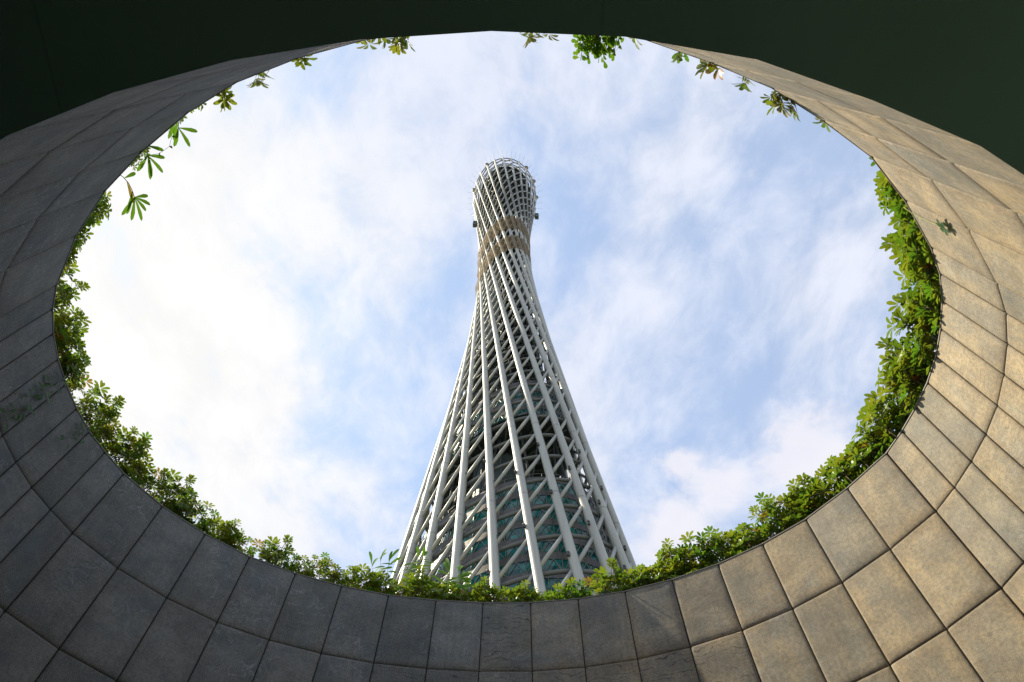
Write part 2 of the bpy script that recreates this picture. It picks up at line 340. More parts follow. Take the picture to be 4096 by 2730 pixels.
wall = empty('shaft_wall', (CEN.x, CEN.y, SOF)); tag(wall, 'oval light-well wall clad in weathered granite slabs around the opening to the sky', 'wall')
mb = MB(); loc_uv = []; met_uv = []
rnd = random.Random(11)
run = 0.0
for i in range(NV):
    a, b = P2[i], P2[(i+1) % NV]; W = (b-a).length; d, n = outn(i)
    midx = (a.x+b.x)/2/U; midy = (a.y+b.y)/2/U
    for r in range(3):
        zt, zb = RZ[r], RZ[r+1]; H = zt-zb
        g = 0.0035
        us = [g, g+.004, g+.012, g+.03] + [W*t for t in (0.2, 0.4, 0.6, 0.8)] + [W-g-.03, W-g-.012, W-g-.004, W-g]
        ws = [g, g+.006, g+.018, g+.045, g+.10] + [H*t for t in (0.3, 0.5, 0.7, 0.85)] + [H-g-.03, H-g-.010, H-g-.003, H-g]
        def dep(x, k):   # rounded arris
            return k*(1-math.sqrt(max(0, 1-(1-min(1, x))**2)))
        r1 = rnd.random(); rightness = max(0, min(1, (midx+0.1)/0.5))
        lit_stain = min(1, max(0, rightness*rnd.choice((0.45, 0.7, 0.9, 1.0, 1.0))+0.08*rnd.random()))  # sunlight on the right-hand slabs put into their colour, with more staining
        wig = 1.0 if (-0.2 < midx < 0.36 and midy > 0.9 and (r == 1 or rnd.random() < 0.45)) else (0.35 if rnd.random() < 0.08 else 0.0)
        col = (r1, lit_stain, wig)
        jit = rnd.uniform(-0.0015, 0.0015); base = len(mb.v)
        for wv_ in ws:
            for u_ in us:
                e = dep((u_-g)/.03, .012) + dep((W-g-u_)/.03, .012) + (dep((wv_-g)/.06, .018) if r < 2 else 0.0) + dep((H-g-wv_)/.03, .010)
                e = min(e, .05)+jit
                # mitre at the corners of the polygon
                t = u_/W; p = a.lerp(b, t)+n*e
                mb.vert((p.x-CEN.x, p.y-CEN.y, zb+wv_-SOF))
        nu = len(us)
        for jj in range(len(ws)-1):
            for ii in range(nu-1):
                q = (base+jj*nu+ii, base+(jj+1)*nu+ii, base+(jj+1)*nu+ii+1, base+jj*nu+ii+1)
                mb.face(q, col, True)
                for (A, B) in ((ii, jj), (ii, jj+1), (ii+1, jj+1), (ii+1, jj)):
                    loc_uv.append((us[A]/W, ws[B]/H)); met_uv.append((run+us[A]+r*3.7+i*0.013, ws[B]+(3-r)*H+i*1.31))
    run += W
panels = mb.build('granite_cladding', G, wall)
for nm, dat in (('local', loc_uv), ('metres', met_uv)):
    uvl = panels.data.uv_layers.new(name=nm)
    for k, q in enumerate(dat): uvl.data[k].uv = q
# solid wall body behind the slabs
mb = MB(); i0 = []; o0 = []
for i in range(NV):
    q = P2[i]+vn(i)*0.03; o = P2[i]+vn(i)*0.24
    for lst, p in ((i0, q), (o0, o)):
        lst.append((mb.vert((p.x-CEN.x, p.y-CEN.y, 0.012)), mb.vert((p.x-CEN.x, p.y-CEN.y, RIM-SOF-0.02))))
for i in range(NV):
    j = (i+1) % NV
    mb.face((i0[i][0], i0[i][1], i0[j][1], i0[j][0])); mb.face((o0[i][0], o0[j][0], o0[j][1], o0[i][1])); mb.face((i0[i][1], o0[i][1], o0[j][1], i0[j][1])); mb.face((i0[i][0], i0[j][0], o0[j][0], o0[i][0]))
mb.build('wall_core', mortar, wall)
mb = MB(); A = []
for i in range(NV):
    row = []
    for off, z in ((0.006, -0.018), (-0.004, -0.012), (-0.004, 0.0), (0.006, 0.006), (0.25, 0.006), (0.25, -0.018)):
        p = P2[i]+vn(i)*off; row.append(mb.vert((p.x-CEN.x, p.y-CEN.y, RIM-SOF+z+0.003)))
    A.append(row)
for i in range(NV):
    j = (i+1) % NV
    for k in range(5): mb.face((A[i][k], A[i][k+1], A[j][k+1], A[j][k]))
mb.build('coping', coping_m, wall)

# ------------------------------------------------------------------ the underpass below
def ring_sheet(name, z, outer, mat, loc=(0, 0, 0), thick=None, inner_off=0.0, kind='structure'):
    """flat sheet with the light-well cut out of it, reaching out to a big rectangle or radius"""
    mb = MB(); inn = []; out = []
    for i in range(NV):
        p = P2[i]+vn(i)*inner_off; d = (P2[i]-CEN); inn.append(mb.vert((p.x, p.y, z)))
        ang = math.atan2(d.y, d.x)
        if isinstance(outer, tuple):
            hx, hy = outer; c, s_ = math.cos(ang), math.sin(ang); t = min(hx/abs(c) if abs(c) > 1e-6 else 1e9, hy/abs(s_) if abs(s_) > 1e-6 else 1e9)
            out.append(mb.vert((CEN.x+c*t, CEN.y+s_*t, z)))
        else: out.append(mb.vert((CEN.x+math.cos(ang)*outer, CEN.y+math.sin(ang)*outer, z)))
    for i in range(NV):
        j = (i+1) % NV; mb.face((inn[i], out[i], out[j], inn[j]))
    if thick:
        b = len(mb.v)
        for k in range(b): v_ = mb.v[k]; mb.vert((v_[0], v_[1], v_[2]+thick))
        for i in range(NV):
            j = (i+1) % NV; mb.face((inn[i]+b, inn[j]+b, out[j]+b, out[i]+b)); mb.face((inn[i], inn[j], inn[j]+b, inn[i]+b)); mb.face((out[i], out[i]+b, out[j]+b, out[j]))
    o = mb.build(name, mat); o['kind'] = kind; return o
HX, HY = 13.0, 11.0
ring_sheet('underpass_ceiling', SOF+0.001, (HX, HY), soffit_m, inner_off=-0.004)
ring_sheet('ceiling_slab', SOF+0.02, (HX, HY), mortar, thick=0.3, inner_off=0.06)
mb = MB(); mb.box((CEN.x-HX, CEN.y-HY, -0.2), (CEN.x+HX, CEN.y+HY, 0.0)); o = mb.build('floor', floor_m); o['kind'] = 'structure'
mb = MB()
for lo, hi in (((-HX-.3, -HY, 0.002), (-HX, HY, SOF)), ((HX, -HY, 0.002), (HX+.3, HY, SOF)), ((-HX-.3, HY, 0.002), (HX+.3, HY+.3, SOF)), ((-HX-.3, -HY-.3, 0.002), (HX+.3, -HY, SOF))):
    mb.box(lo, hi)
o = mb.build('underpass_wall', passage_m, None, (CEN.x, CEN.y, 0)); tag(o, 'dark rendered walls enclosing the underpass below the light well', 'wall')
# drop beams under the dark soffit, behind the camera side
for k, (x0, x1, y0, y1) in enumerate(((3.7, 4.0, -6.5, -1.6), (5.3, 5.62, -6.5, -1.4), (-6.6, -6.25, -6.5, -1.6))):
    mb = MB(); mb.box((x0, y0, SOF-0.16), (x1, y1, SOF)); o = mb.build('ceiling_beam', soffit_m)
    tag(o, ('dark green beam under the soffit, nearer the middle at the upper right', 'dark green beam under the soffit, farther out at the upper right', 'dark green beam under the soffit at the upper left')[k], 'beam', 'beams under the dark soffit')
# ground above, planter soil
ring_sheet('ground', RIM-0.42, 2600.0, ground_m, inner_off=0.26)
ring_sheet('planter_soil', RIM-0.10, 5.9+0.9, soil_m, inner_off=0.252)

# ------------------------------------------------------------------ the tower
TQ = (0.02404, 109.2316, 40.24099, 29.65772, 2.47578, 5.1739, -6.54791, 109.19547, 28.12349, 20.72221, 1.67551, 3.04661, -0.24266, 0.04534)
TH = 450.0
def ends(k):
    bx, by, ba, bb, bo, bp, tx, ty, ta, tb, to, tp, sx, sy = TQ; t = math.radians(k*15)
    def ell(cx, cy, a, b, o, ph):
        u = a*math.cos(t+ph); v = b*math.sin(t+ph); return cx+u*math.cos(o)-v*math.sin(o), cy+u*math.sin(o)+v*math.cos(o)
    X, Y = ell(bx, by, ba, bb, bo, bp-bo); Pb = Vector((X, Y, 0))
    X, Y = ell(tx, ty, ta, tb, to, tp-to); return Pb, Vector((X, Y, TH+sx*(X-tx)+sy*(Y-ty)))
def slope(z): return 0.17+(-0.24-0.17)*max(0, min(1, (z-100)/350))
def hull(k, z, inset=0.0, tilt=True):
    """point of the column surface at column number k (may be fractional) on the (tilted) level z; z measured from the camera"""
    Pb, Pt = ends(k); s = slope(z) if tilt else 0; f = z/TH
    for _ in range(3):
        p = Pb+(Pt-Pb)*f; zt = z+s*(p.x+3.0); f = zt/Pt.z if Pt.z else 0
    p = Pb+(Pt-Pb)*f
    c = axis(p.z)
    if inset:
        d = Vector((p.x-c.x, p.y-c.y, 0)); L = d.length; d.normalize(); p = p-d*min(inset, L*0.9)
    return Vector((p.x, p.y, p.z+CAMZ))
def axis(z):
    f = z/TH; return Vector((TQ[0]+(TQ[6]-TQ[0])*f, TQ[1]+(TQ[7]-TQ[1])*f, 0))
tower = empty('observation_tower', (TQ[0], TQ[1], RIM-0.42)); tag(tower, 'tall twisting white steel lattice tower with a narrow waist, seen from its foot', 'tower')
TO = Vector(tower.location)
def off(p): return Vector(p)-TO
class TMB(MB):
    def vert(s, p): return MB.vert(s, (p[0]-TO.x, p[1]-TO.y, p[2]-TO.z))
CZ0 = RIM-0.42-CAMZ
def crad(z): return 0.985-0.36*z/450 if z < 225 else 0.805-0.20*(z-225)/225
for k in range(24):
    Pb, Pt = ends(k); mb = TMB(); pts = []; rr = []
    d = (Pt-Pb)
    for q in range(10):
        z = CZ0-0.6+(Pt.z+0.9-CZ0+0.6)*q/9; p = Pb+d*(z/Pt.z); pts.append((p.x, p.y, p.z+CAMZ)); rr.append(crad(z))
    mb.tube(pts, rr, 20); mb.build('column', paint, tower)
levels = [96.3]
while levels[0] > 14: levels.insert(0, levels[0]-9.75)
def step(z):
    if z < 145: return 9.75
    if z < 250: return 9.5-1.6*(z-145)/105
    if z < 330: return 7.9
    return 8.3+4.3*(z-330)/110
while levels[-1]+step(levels[-1]) < 444: levels.append(levels[-1]+step(levels[-1]))
levels.append(446.0)
brs = []
for j in range(len(levels)-1):
    for k in range(24):
        a = hull(k, levels[j]); b = hull(k+1, levels[j+1]); mid = (a+b)/2
        c = axis(mid.z); facing = (Vector((mid.x-c.x, mid.y-c.y, 0)).normalized()).dot(Vector((0-c.x, 0-c.y, 0)).normalized())
        vis = (1 if facing > -0.1 else 0) * (1 if levels[j+1] > 66 else 0)
        brs.append((-vis/(mid.length)*(0.6+0.4*max(0, facing)), a, b))
brs.sort(key=lambda t: t[0])
def brace_into(mb, a, b):
    ra = 0.40 if a.z < 250 else 0.36
    mb.tube([a, b], ra, 10)
for t, a, b in brs[:96]:
    mb = TMB(); brace_into(mb, a, b); mb.build('diagonal_brace', brace_m, tower)
mb = TMB()
for t, a, b in brs[96:]: brace_into(mb, a, b)
o = mb.build('diagonal_brace', brace_m, tower); o['kind'] = 'stuff'
for z in levels:
    mb = TMB(); pts = [hull(k*0.25, z, 1.15) for k in range(96)]
    mb.tube(pts, 0.42 if z < 200 else 0.26, 10, closed=True); mb.build('ring_beam', ring_m, tower)

def outline(z, inset, n=96, tilt=False): return [hull(k*24/n, z, inset, tilt) for k in range(n)]
def band(mb, A, z0, B, z1, uvs=None, smooth=True):
    n = len(A); ia = [mb.vert((p.x, p.y, z0)) for p in A]; ib = [mb.vert((p.x, p.y, z1)) for p in B]; L = [0.0]
    for i in range(n): L.append(L[-1]+(A[(i+1) % n]-A[i]).length)
    for i in range(n):
        j = (i+1) % n; mb.face((ia[i], ia[j], ib[j], ib[i]), None, smooth)
        if uvs is not None: uvs += [(L[i], z0), (L[i+1], z0), (L[i+1], z1), (L[i], z1)]
def disc(mb, A, z, down=True):
    c = mb.vert((sum(p.x for p in A)/len(A), sum(p.y for p in A)/len(A), z)); ia = [mb.vert((p.x, p.y, z)) for p in A]
    for i in range(len(A)):
        j = (i+1) % len(A); mb.face((c, ia[j], ia[i]) if down else (c, ia[i], ia[j]))
def adduv(o, uvs):
    l = o.data.uv_layers.new(name='metres'); n = min(len(uvs), len(l.data))
    for k in range(n): l.data[k].uv = uvs[k]
# glazed floors in two blocks
def floor_block(z0, nfl, inset, top_parapet=True, pitch=5.05):
    for fl in range(nfl):
        z = z0+fl*pitch; A = outline(z+2.5, inset); z_ = z+CAMZ
        Ao = outline(z+2.5, inset-0.14); gl = TMB(); uv = []
        band(gl, A, z_, A, z_+3.3, uv); g = gl.build('glass_band', glass_m, tower); adduv(g, uv)
        fr = TMB(); n = 44; F = outline(z+2.5, inset-0.12, n*2)
        for i in range(n*2):     # zig-zag window struts, two uprights in between
            p = F[i]; q = F[(i+1) % (2*n)]
            za, zb_ = (z_+0.05, z_+3.25)
            if i % 2 == 0: fr.tube([(p.x, p.y, za), (q.x, q.y, zb_)], 0.11, 4); fr.tube([(p.x, p.y, za), (p.x, p.y, zb_)], 0.09, 4)
            else: fr.tube([(p.x, p.y, zb_), (q.x, q.y, za)], 0.11, 4)
        fr.build('window_strut', frame_m, g)
        sp = TMB(); uv = []; band(sp, Ao, z_+3.3, Ao, z_+pitch, uv); o = sp.build('spandrel', span_m, tower)
        b0 = len(o.data.loops); adduv(o, uv)
        ul = TMB(); n_ = len(A)
        for zz_, dn in ((z_+3.3, True), (z_+pitch-0.002, False)):
            ia = [ul.vert((p.x, p.y, zz_)) for p in A]; ib = [ul.vert((p.x, p.y, zz_)) for p in Ao]
            for i in range(n_): j = (i+1) % n_; ul.face((ia[i], ia[j], ib[j], ib[i]))
        ul.build('ledge', beam_m, o)
    zt = z0+nfl*pitch+CAMZ
    A = outline(z0+nfl*pitch, inset+2.2)
    mb = TMB(); uv = []; band(mb, A, zt, A, zt+2.6, uv); o = mb.build('roof_parapet', span_m, tower); adduv(o, uv)
    mb = TMB(); A2 = outline(z0+nfl*pitch, inset-0.3); mb.tube([(p.x, p.y, zt+1.15) for p in A2], 0.07, 5, closed=True)
    for p in A2[::2]: mb.tube([(p.x, p.y, zt), (p.x, p.y, zt+1.15)], 0.05, 4)
    mb.build('roof_railing', frame_m, tower)
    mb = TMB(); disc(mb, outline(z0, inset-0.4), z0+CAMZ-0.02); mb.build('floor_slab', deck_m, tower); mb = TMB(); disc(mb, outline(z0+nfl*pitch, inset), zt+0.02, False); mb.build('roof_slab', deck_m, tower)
    # soffit beams radiating under the block
    mb = TMB(); A = outline(z0, inset+0.3, 24); c = axis(z0)
    for p in A: mb.tube([(p.x, p.y, z0+CAMZ-0.55), (c.x, c.y, z0+CAMZ-0.55)], 0.35, 4)
    mb.build('soffit_beam', beam_m, tower)
floor_block(121-5.05*18, 18, 3.2)
floor_block(150.2, 4, 3.0)
# concrete core with bands of cladding, and the decks of the upper tower
def core_outline(z, a, n=40):
    c = axis(z); return [Vector((c.x+a*math.cos(2*PI*i/n), c.y+a*0.85*math.sin(2*PI*i/n), 0)) for i in range(n)]
mb = TMB()
for z in range(100, 440, 10):
    band(mb, core_outline(z, 7.6), z+CAMZ, core_outline(z+10, 7.6), z+10+CAMZ)
mb.build('core', dull_m, tower)
mb = TMB()
z = 172
while z < 214:      # equipment galleries round the core
    A = core_outline(z, 10.5); B = core_outline(z, 8.0)
    band(mb, A, z+CAMZ, A, z+CAMZ+0.5); disc(mb, A, z+CAMZ); mb.tube([(p.x, p.y, z+CAMZ+1.6) for p in A], 0.08, 5, closed=True)
    z += 5.2
mb.build('gallery', beam_m, tower)
z = 186.0; r_ = random.Random(3)
while z < 440:
    ins = 5.5 if z < 300 else (3.0 if z < 400 else 2.6)
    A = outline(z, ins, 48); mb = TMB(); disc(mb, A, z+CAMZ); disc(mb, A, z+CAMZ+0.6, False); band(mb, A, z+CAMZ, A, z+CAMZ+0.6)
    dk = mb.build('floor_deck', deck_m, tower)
    b2 = TMB(); c = axis(z); A = outline(z, ins+0.2, 24)
    for i, p in enumerate(A):
        b2.tube([(p.x, p.y, z+CAMZ-0.5), (c.x, c.y, z+CAMZ-0.5)], 0.28, 4)
        q = A[(i+1) % 24]; st = 8.0 if z < 330 else 9.0
        b2.tube([(p.x, p.y, z+CAMZ), (q.x, q.y, z+CAMZ+st)], 0.2, 4); b2.tube([(q.x, q.y, z+CAMZ), (p.x, p.y, z+CAMZ+st)], 0.2, 4)
    b2.build('deck_truss', beam_m, dk)
    z += 8.0 if z < 330 else 9.0
# bracing trusses standing free in the open storeys 122-150 and 171-186
for z0, z1, ins in ((124, 150, 7.5), (171, 186, 6.5)):
    A = outline(z0, ins, 16); B = outline(z1, ins, 16); mb = TMB()
    for i in range(16):
        mb.tube([(A[i].x, A[i].y, z0+CAMZ), (B[i].x, B[i].y, z1+CAMZ)], 0.35, 6)
        mb.tube([(A[i].x, A[i].y, z0+CAMZ), (B[(i+1) % 16].x, B[(i+1) % 16].y, z1+CAMZ)], 0.22, 6)
    mb.build('inner_strut', beam_m, tower)
# crown: tilted top ring, white roof edge, railing, riding cabins, lightning rods
def topring(inset, dz=0.0, n=96):
    out = []
    for i in range(n):
        Pb, Pt = ends(i*24/n); p = Pt.copy(); c = Vector((TQ[6], TQ[7], p.z)); d = (p-c); d.z = 0; d.normalize(); p = p-d*inset; out.append(Vector((p.x, p.y, p.z+CAMZ+dz)))
    return out
white_m = simple('white_fascia', (0.36, 0.37, 0.37), 0.5, 0.1, 0.5); brown_m = simple('cabin_bronze', (0.10, 0.065, 0.04), 0.35, 0.2, 0.5)
mb = TMB(); mb.tube(topring(0.3, 0.2), 0.32, 8, closed=True); mb.build('crown_rail', ring_m, tower)
mb = TMB(); A = topring(3.6, -5.0); 
for d1 in (0.0, 1.3): 
    T_ = topring(3.6-d1*0.0, -5.0+d1); mb.tube(T_, 0.28, 6, closed=True)
for i in range(0, 96): mb.tube([A[i], topring(3.6, -3.7)[i]], 0.12, 4)
mb.build('crown_railing', white_m, tower)
mb = TMB(); A = topring(4.2, -7.4); B = topring(4.2, -6.0); n = 96
ia = [mb.vert(p) for p in A]; ib = [mb.vert(p) for p in B]; ic = [mb.vert(p) for p in topring(7.0, -7.4)]
for i in range(n): j = (i+1) % n; mb.face((ia[i], ia[j], ib[j], ib[i]), None, True); mb.face((ia[j], ia[i], ic[i], ic[j]))
mb.build('roof_edge', white_m, tower)
mb = TMB(); A = topring(6.9, -7.5); c = mb.vert((TQ[6], TQ[7], TH+CAMZ-7.5)); ia = [mb.vert(p) for p in A]
for i in range(n): mb.face((c, ia[(i+1) % n], ia[i]))
mb.build('roof_deck', deck_m, tower)
R0 = topring(-0.2, 1.2, 240)
for i in (151, 163, 178, 137, 196, 120, 212, 105, 90, 228, 12, 40):
    p = R0[i]; cb = TMB(); cb.sphere(p, 1.35, (1.0, 1.0, 0.9), 12, 8); o = cb.build('passenger_cabin', brown_m, tower)
    cb = TMB(); cb.tube([p-Vector((0, 0, 1.5)), p-Vector((0, 0, 0.9))], 0.9, 8); cb.build('cabin_base', white_m, o)
mb = TMB(); R1 = topring(0.0, -1.0, 52); R2 = topring(-4.6, 1.4, 52)
for p, q in zip(R1, R2): mb.tube([p, q], 0.04, 4)
mb.build('lightning_rods', beam_m, tower)
# construction nets, two belts with the columns bare between them
def net_belt(z0, z1, seed):
    rr = random.Random(seed); mb = TMB(); uvs = []; n = 24*8; m_ = 12; grid = []
    ph = [rr.uniform(0, 6.28) for _ in range(8)]
    for j in range(m_+1):
        row = []
        for i in range(n):
            k = i/8; fr = k-math.floor(k); sag = math.sin(PI*fr)**1.2     # tight over a column, slack between two
            zz_ = z0+(z1-z0)*j/m_
            if j == 0: zz_ += 2.6*sag*(0.6+0.4*math.sin(k*2.1+ph[0]))
            if j == m_: zz_ -= 0.8*sag
            rip = 0.35*math.sin(k*9+zz_*0.5+ph[1])*sag+0.25*math.sin(k*17-zz_*0.3+ph[2])*sag
            belly = math.sin(PI*j/m_)
            ins = -1.05-0.2*belly+0.5*sag+rip*0.6
            # the wind side bellies out
            if 19 < k or k < 2: ins -= 0.9*belly*abs(math.sin(PI*k/2+0.4))
            row.append(mb.vert(hull(k, zz_, ins)))
        grid.append(row)
    for j in range(m_):
        for i in range(n):
            i2 = (i+1) % n; mb.face((grid[j][i], grid[j][i2], grid[j+1][i2], grid[j+1][i]), None, True)
            uvs += [(i*0.42, j), (i*0.42+0.42, j), (i*0.42+0.42, j+1), (i*0.42, j+1)]
    o = mb.build('safety_net', net_m, tower); adduv(o, uvs)
net_belt(317.5, 338.0, 1); net_belt(290.0, 309.5, 2)
# two window-cleaning cabins hanging off the flanks
gl2 = MT('green_cabin_glass', (0.03, 0.16, 0.13), 0.15, spec=0.8).m
for (x, y, z, s_) in ((13.6, 107.2, 404.4, 1), (-22.0, 105.7, 379.5, -1)):
    mb = TMB(); x0, x1 = x-.9, x+.9
    for a in (x0, x1):
        for b in (y-.9, y+.9): mb.box((a-.2, b-.2, z+CAMZ-2.9), (a+.2, b+.2, z+CAMZ+2.9))
    for dz in (-2.9, 0, 2.9): mb.box((x0-.2, y-1.1, z+CAMZ+dz-.25), (x1+.2, y+1.1, z+CAMZ+dz+.25))
    mb.tube([(x, y, z+CAMZ+2), (x-s_*4, y, z+CAMZ+2)], 0.2, 6); mb.tube([(x, y, z+CAMZ-2), (x-s_*4, y, z+CAMZ-2)], 0.2, 6)
    o = mb.build('service_cabin', beam_m, tower)
    mb = TMB(); mb.box((x0-.05, y-.85, z+CAMZ-2.6), (x1+.05, y+.85, z+CAMZ+2.6)); mb.build('cabin_glass', gl2, o)
# floodlights bolted to the ring nodes
cnt = 0
lampd = simple('floodlight_housing', (0.04, 0.04, 0.04), 0.5)
for j, z in enumerate(levels):
    if z < 66 or z > 215: continue
    for k in range(-6, 8):
        if cnt >= 96: break
        p = hull(k, z+1.2, -0.2) if (k+j) % 2 == 0 else hull(k+0.12, z+1.6, 1.0)
        c = axis(z); d = Vector((p.x-c.x, p.y-c.y, 0)).normalized()
        if d.y > 0.25: continue
        q = p+d*1.0+Vector((0, 0, 0.5)) if (k+j) % 2 else p+Vector((d.y, -d.x, 0))*1.2+Vector((0, 0, 0.8))
        mb = TMB(); mb.tube([p, q], 0.05, 4)
        mb.box((q.x-.22, q.y-.22, q.z-.15), (q.x+.22, q.y+.22, q.z+.4)); mb.sphere(q+Vector((0, 0, .75)), .28, n=8, m=5); mb.tube([q, p+Vector((0, 0, 1.6))], 0.06, 4)
        mb.build('floodlight', lampd, tower); cnt += 1
# ------------------------------------------------------------------ planting
def leaflet(mb, base, d, n, L, W, col, fold=0.25, droop=0.25, tipw=0.55):
    """one obovate leaf blade: base point, direction d, upper normal n"""
    s = d.cross(n).normalized(); n = s.cross(d).normalized()
    st = [(0.0, 0.10), (0.3, 0.6), (0.66, 1.0), (0.9, tipw+.15), (1.0, 0.10)]
    prev = None
    for t, w_ in st:
        c = base+d*(L*t)-n*(L*droop*t*t); e = s*(W*0.5*w_); up_ = n*(W*0.5*w_*fold)
        cur = (mb.vert(c-e+up_), mb.vert(c), mb.vert(c+e+up_))
        if prev: mb.face((prev[0], prev[1], cur[1], cur[0]), col, True); mb.face((prev[1], prev[2], cur[2], cur[1]), col, True)
        prev = cur
def rv(r): 
    while True:
        v = Vector((r.uniform(-1, 1), r.uniform(-1, 1), r.uniform(-1, 1)))
        if 0.05 < v.length < 1: return v.normalized()
def whorl(mb, c, ax, r, size=0.072, yel=0.3):
    ax = ax.normalized(); u = ax.cross(Vector((0.3, 0.2, 1)) if abs(ax.z) < .9 else Vector((1, 0, 0))).normalized(); v = ax.cross(u); n = r.choice((6, 7, 7, 8, 9)); ph = r.uniform(0, 6)
    y = max(0, min(1, r.gauss(yel, 0.28))); cup = r.uniform(0.25, 1.0); red = 0.8 if r.random() < 0.025 else 0.0; g = r.random()
    for i in range(n):
        a = ph+2*PI*i/n+r.uniform(-.12, .12); d = (u*math.cos(a)+v*math.sin(a))*1.0+ax*cup*r.uniform(0.7, 1.3); d.normalize()
        leaflet(mb, c+d*size*0.15, d, ax, size*r.uniform(0.85, 1.15), size*0.42, (min(1, max(0, g+r.uniform(-.15, .15))), min(1, max(0, y+r.uniform(-.15, .2))), red))
def shrub_mesh(seed, nst=8, h=0.62, dens=1.0, yel=0.3, spread=0.12):
    r = random.Random(seed); lf = MB(); st = MB()
    for s_ in range(nst):
        a = r.uniform(0, 6.28); lean = r.uniform(0.02, spread); hh = h*r.uniform(0.6, 1.12); b = Vector((r.uniform(-.17, .17), r.uniform(-.08, .08), -0.03))
        tip = b+Vector((math.cos(a)*lean*1.3, math.sin(a)*lean-0.05, hh)); mid = b.lerp(tip, 0.5)+Vector((math.cos(a), math.sin(a), 0))*0.03
        st.tube([b, mid, tip], [0.007, 0.0055, 0.003], 5)
        nw = int((3+hh*13)*dens)
        for q in range(nw):
            t = (q+0.5)/nw; t = 0.12+0.88*t; p = (b.lerp(mid, t*2) if t < .5 else mid.lerp(tip, t*2-1))
            d = rv(r); d.z = abs(d.z)*0.4+0.15; pl = r.uniform(0.05, 0.13)*(1.15-0.5*t); e = p+d.normalized()*pl
            if q == nw-1: d = Vector((r.uniform(-.3, .3), r.uniform(-.3, .3), 1)); e = tip+d*0.015
            st.tube([p, e], [0.0022, 0.0016], 3, caps=False)
            whorl(lf, e, (d+Vector((0, 0, r.uniform(0.2, 1.2)))), r, r.uniform(0.052, 0.080), yel*(0.4+t*1.1))
    return lf, st
def mesh_of(mb, name, mat):
    o = mb.build(name, mat); me = o.data; bpy.data.objects.remove(o); return me
protos = []
for s_, (h, y, dn, ns) in enumerate(((0.60, 0.30, 1.0, 9), (0.52, 0.18, 1.05, 8), (0.68, 0.42, 0.95, 9), (0.58, 0.12, 1.0, 8), (0.48, 0.5, 1.0, 8), (0.64, 0.25, 0.9, 7), (0.55, 0.35, 1.1, 9))):
    l, st = shrub_mesh(100+s_, ns, h, dn, y); protos.append((mesh_of(l, 'foliage', leaf_m), mesh_of(st, 'stems', stem_m)))
ORD = ['first', 'second', 'third', 'fourth', 'fifth', 'sixth', 'seventh', 'eighth', 'ninth', 'tenth', 'eleventh', 'twelfth', 'thirteenth', 'fourteenth', 'fifteenth', 'sixteenth', 'seventeenth', 'eighteenth', 'nineteenth', 'twentieth', 'twenty-first', 'twenty-second', 'twenty-third', 'twenty-fourth', 'twenty-fifth', 'twenty-sixth', 'twenty-seventh', 'twenty-eighth', 'twenty-ninth', 'thirtieth', 'thirty-first', 'thirty-second', 'thirty-third', 'thirty-fourth', 'thirty-fifth', 'thirty-sixth', 'thirty-seventh', 'thirty-eighth', 'thirty-ninth', 'fortieth']
# run of the rim as a polyline starting at the foot of the tower
rimpts = [P2[(24+i) % NV] for i in range(NV+1)]   # V[24] is right of the middle; running on goes left and round
seg = [0.0]
for i in range(NV): seg.append(seg[-1]+(rimpts[i+1]-rimpts[i]).length)
PER = seg[-1]
def rim_at(s):
    s %= PER
    for i in range(NV):
        if seg[i+1] >= s: break
    t = (s-seg[i])/(seg[i+1]-seg[i]); a, b = rimpts[i], rimpts[i+1]; d = (b-a).normalized(); return a.lerp(b, t), Vector((d.y, -d.x))
look = ['yellow-edged', 'dark green', 'tall yellow-tipped', 'deep green', 'low yellow-green', 'loose green', 'bushy']
r = random.Random(5); nplant = 0; cntL = 0; cntR = 0
step_s = 0.25; n_s = int(PER/step_s)
for q in range(n_s):
    s = q*PER/n_s+r.uniform(-.05, .05); p, n = rim_at(s)
    if p.y < 0.15*U and p.x > -0.45*U: continue        # the near side above the camera gets its own few sprigs
    if p.y < 0.225*U and p.x > 0.0: continue
    if p.y < 0.10*U: continue
    frac = abs(p.x-CEN.x)/(0.7*U); scl = (0.57+0.42*min(1, frac) if p.x < CEN.x else min(1.10, 0.48+1.08*frac))*r.uniform(0.90, 1.12)
    if p.y < 0.42*U: scl *= 0.9
    if p.y < 0.30*U and p.x < 0: scl *= 0.9
    if abs(p.x-1.0) < 0.22: scl *= 1.15
    k = r.randrange(len(protos)); fo, st = protos[k]
    if r.random() < 0.10 and p.x > CEN.x: scl *= 1.15
    if p.x > 0.5*U and p.y < 0.62*U: scl *= 1.22
    if p.x < CEN.x: scl *= 0.93
    far = p.x > -0.3*U and p.y > 0.6*U
    b = p+n*(r.uniform(0.27, 0.36) if far else r.uniform(0.21, 0.29)); scl = max(scl, 0.80*r.uniform(.88, 1.14))*1.10 if far else scl; rz = math.atan2(-n.y, -n.x)+PI/2
    t = empty('umbrella_shrub', (b.x, b.y, RIM-0.03), rz); t.scale = (scl*r.uniform(.95, 1.2), scl*1.05, scl)
    t.rotation_euler = (r.uniform(0.0, 0.14) if p.x < -0.3*U else (r.uniform(-.04, 0.07) if p.x > 0.52*U and p.y < 0.66*U else r.uniform(-0.14, 0.0)), r.uniform(-.08, .08), rz)
    for nm, me in (('foliage', fo), ('stems', st)):
        o = bpy.data.objects.new(nm, me); COL.objects.link(o); o.parent = t
    if s < PER/2: side = 'left'; cntL += 1; c_ = cntL
    else: side = 'right'; c_ = None
    t['_side'] = side; t['_look'] = look[k]; t['_s'] = s
    nplant += 1
shr = [o for o in COL.objects if o.name.startswith('umbrella_shrub')]
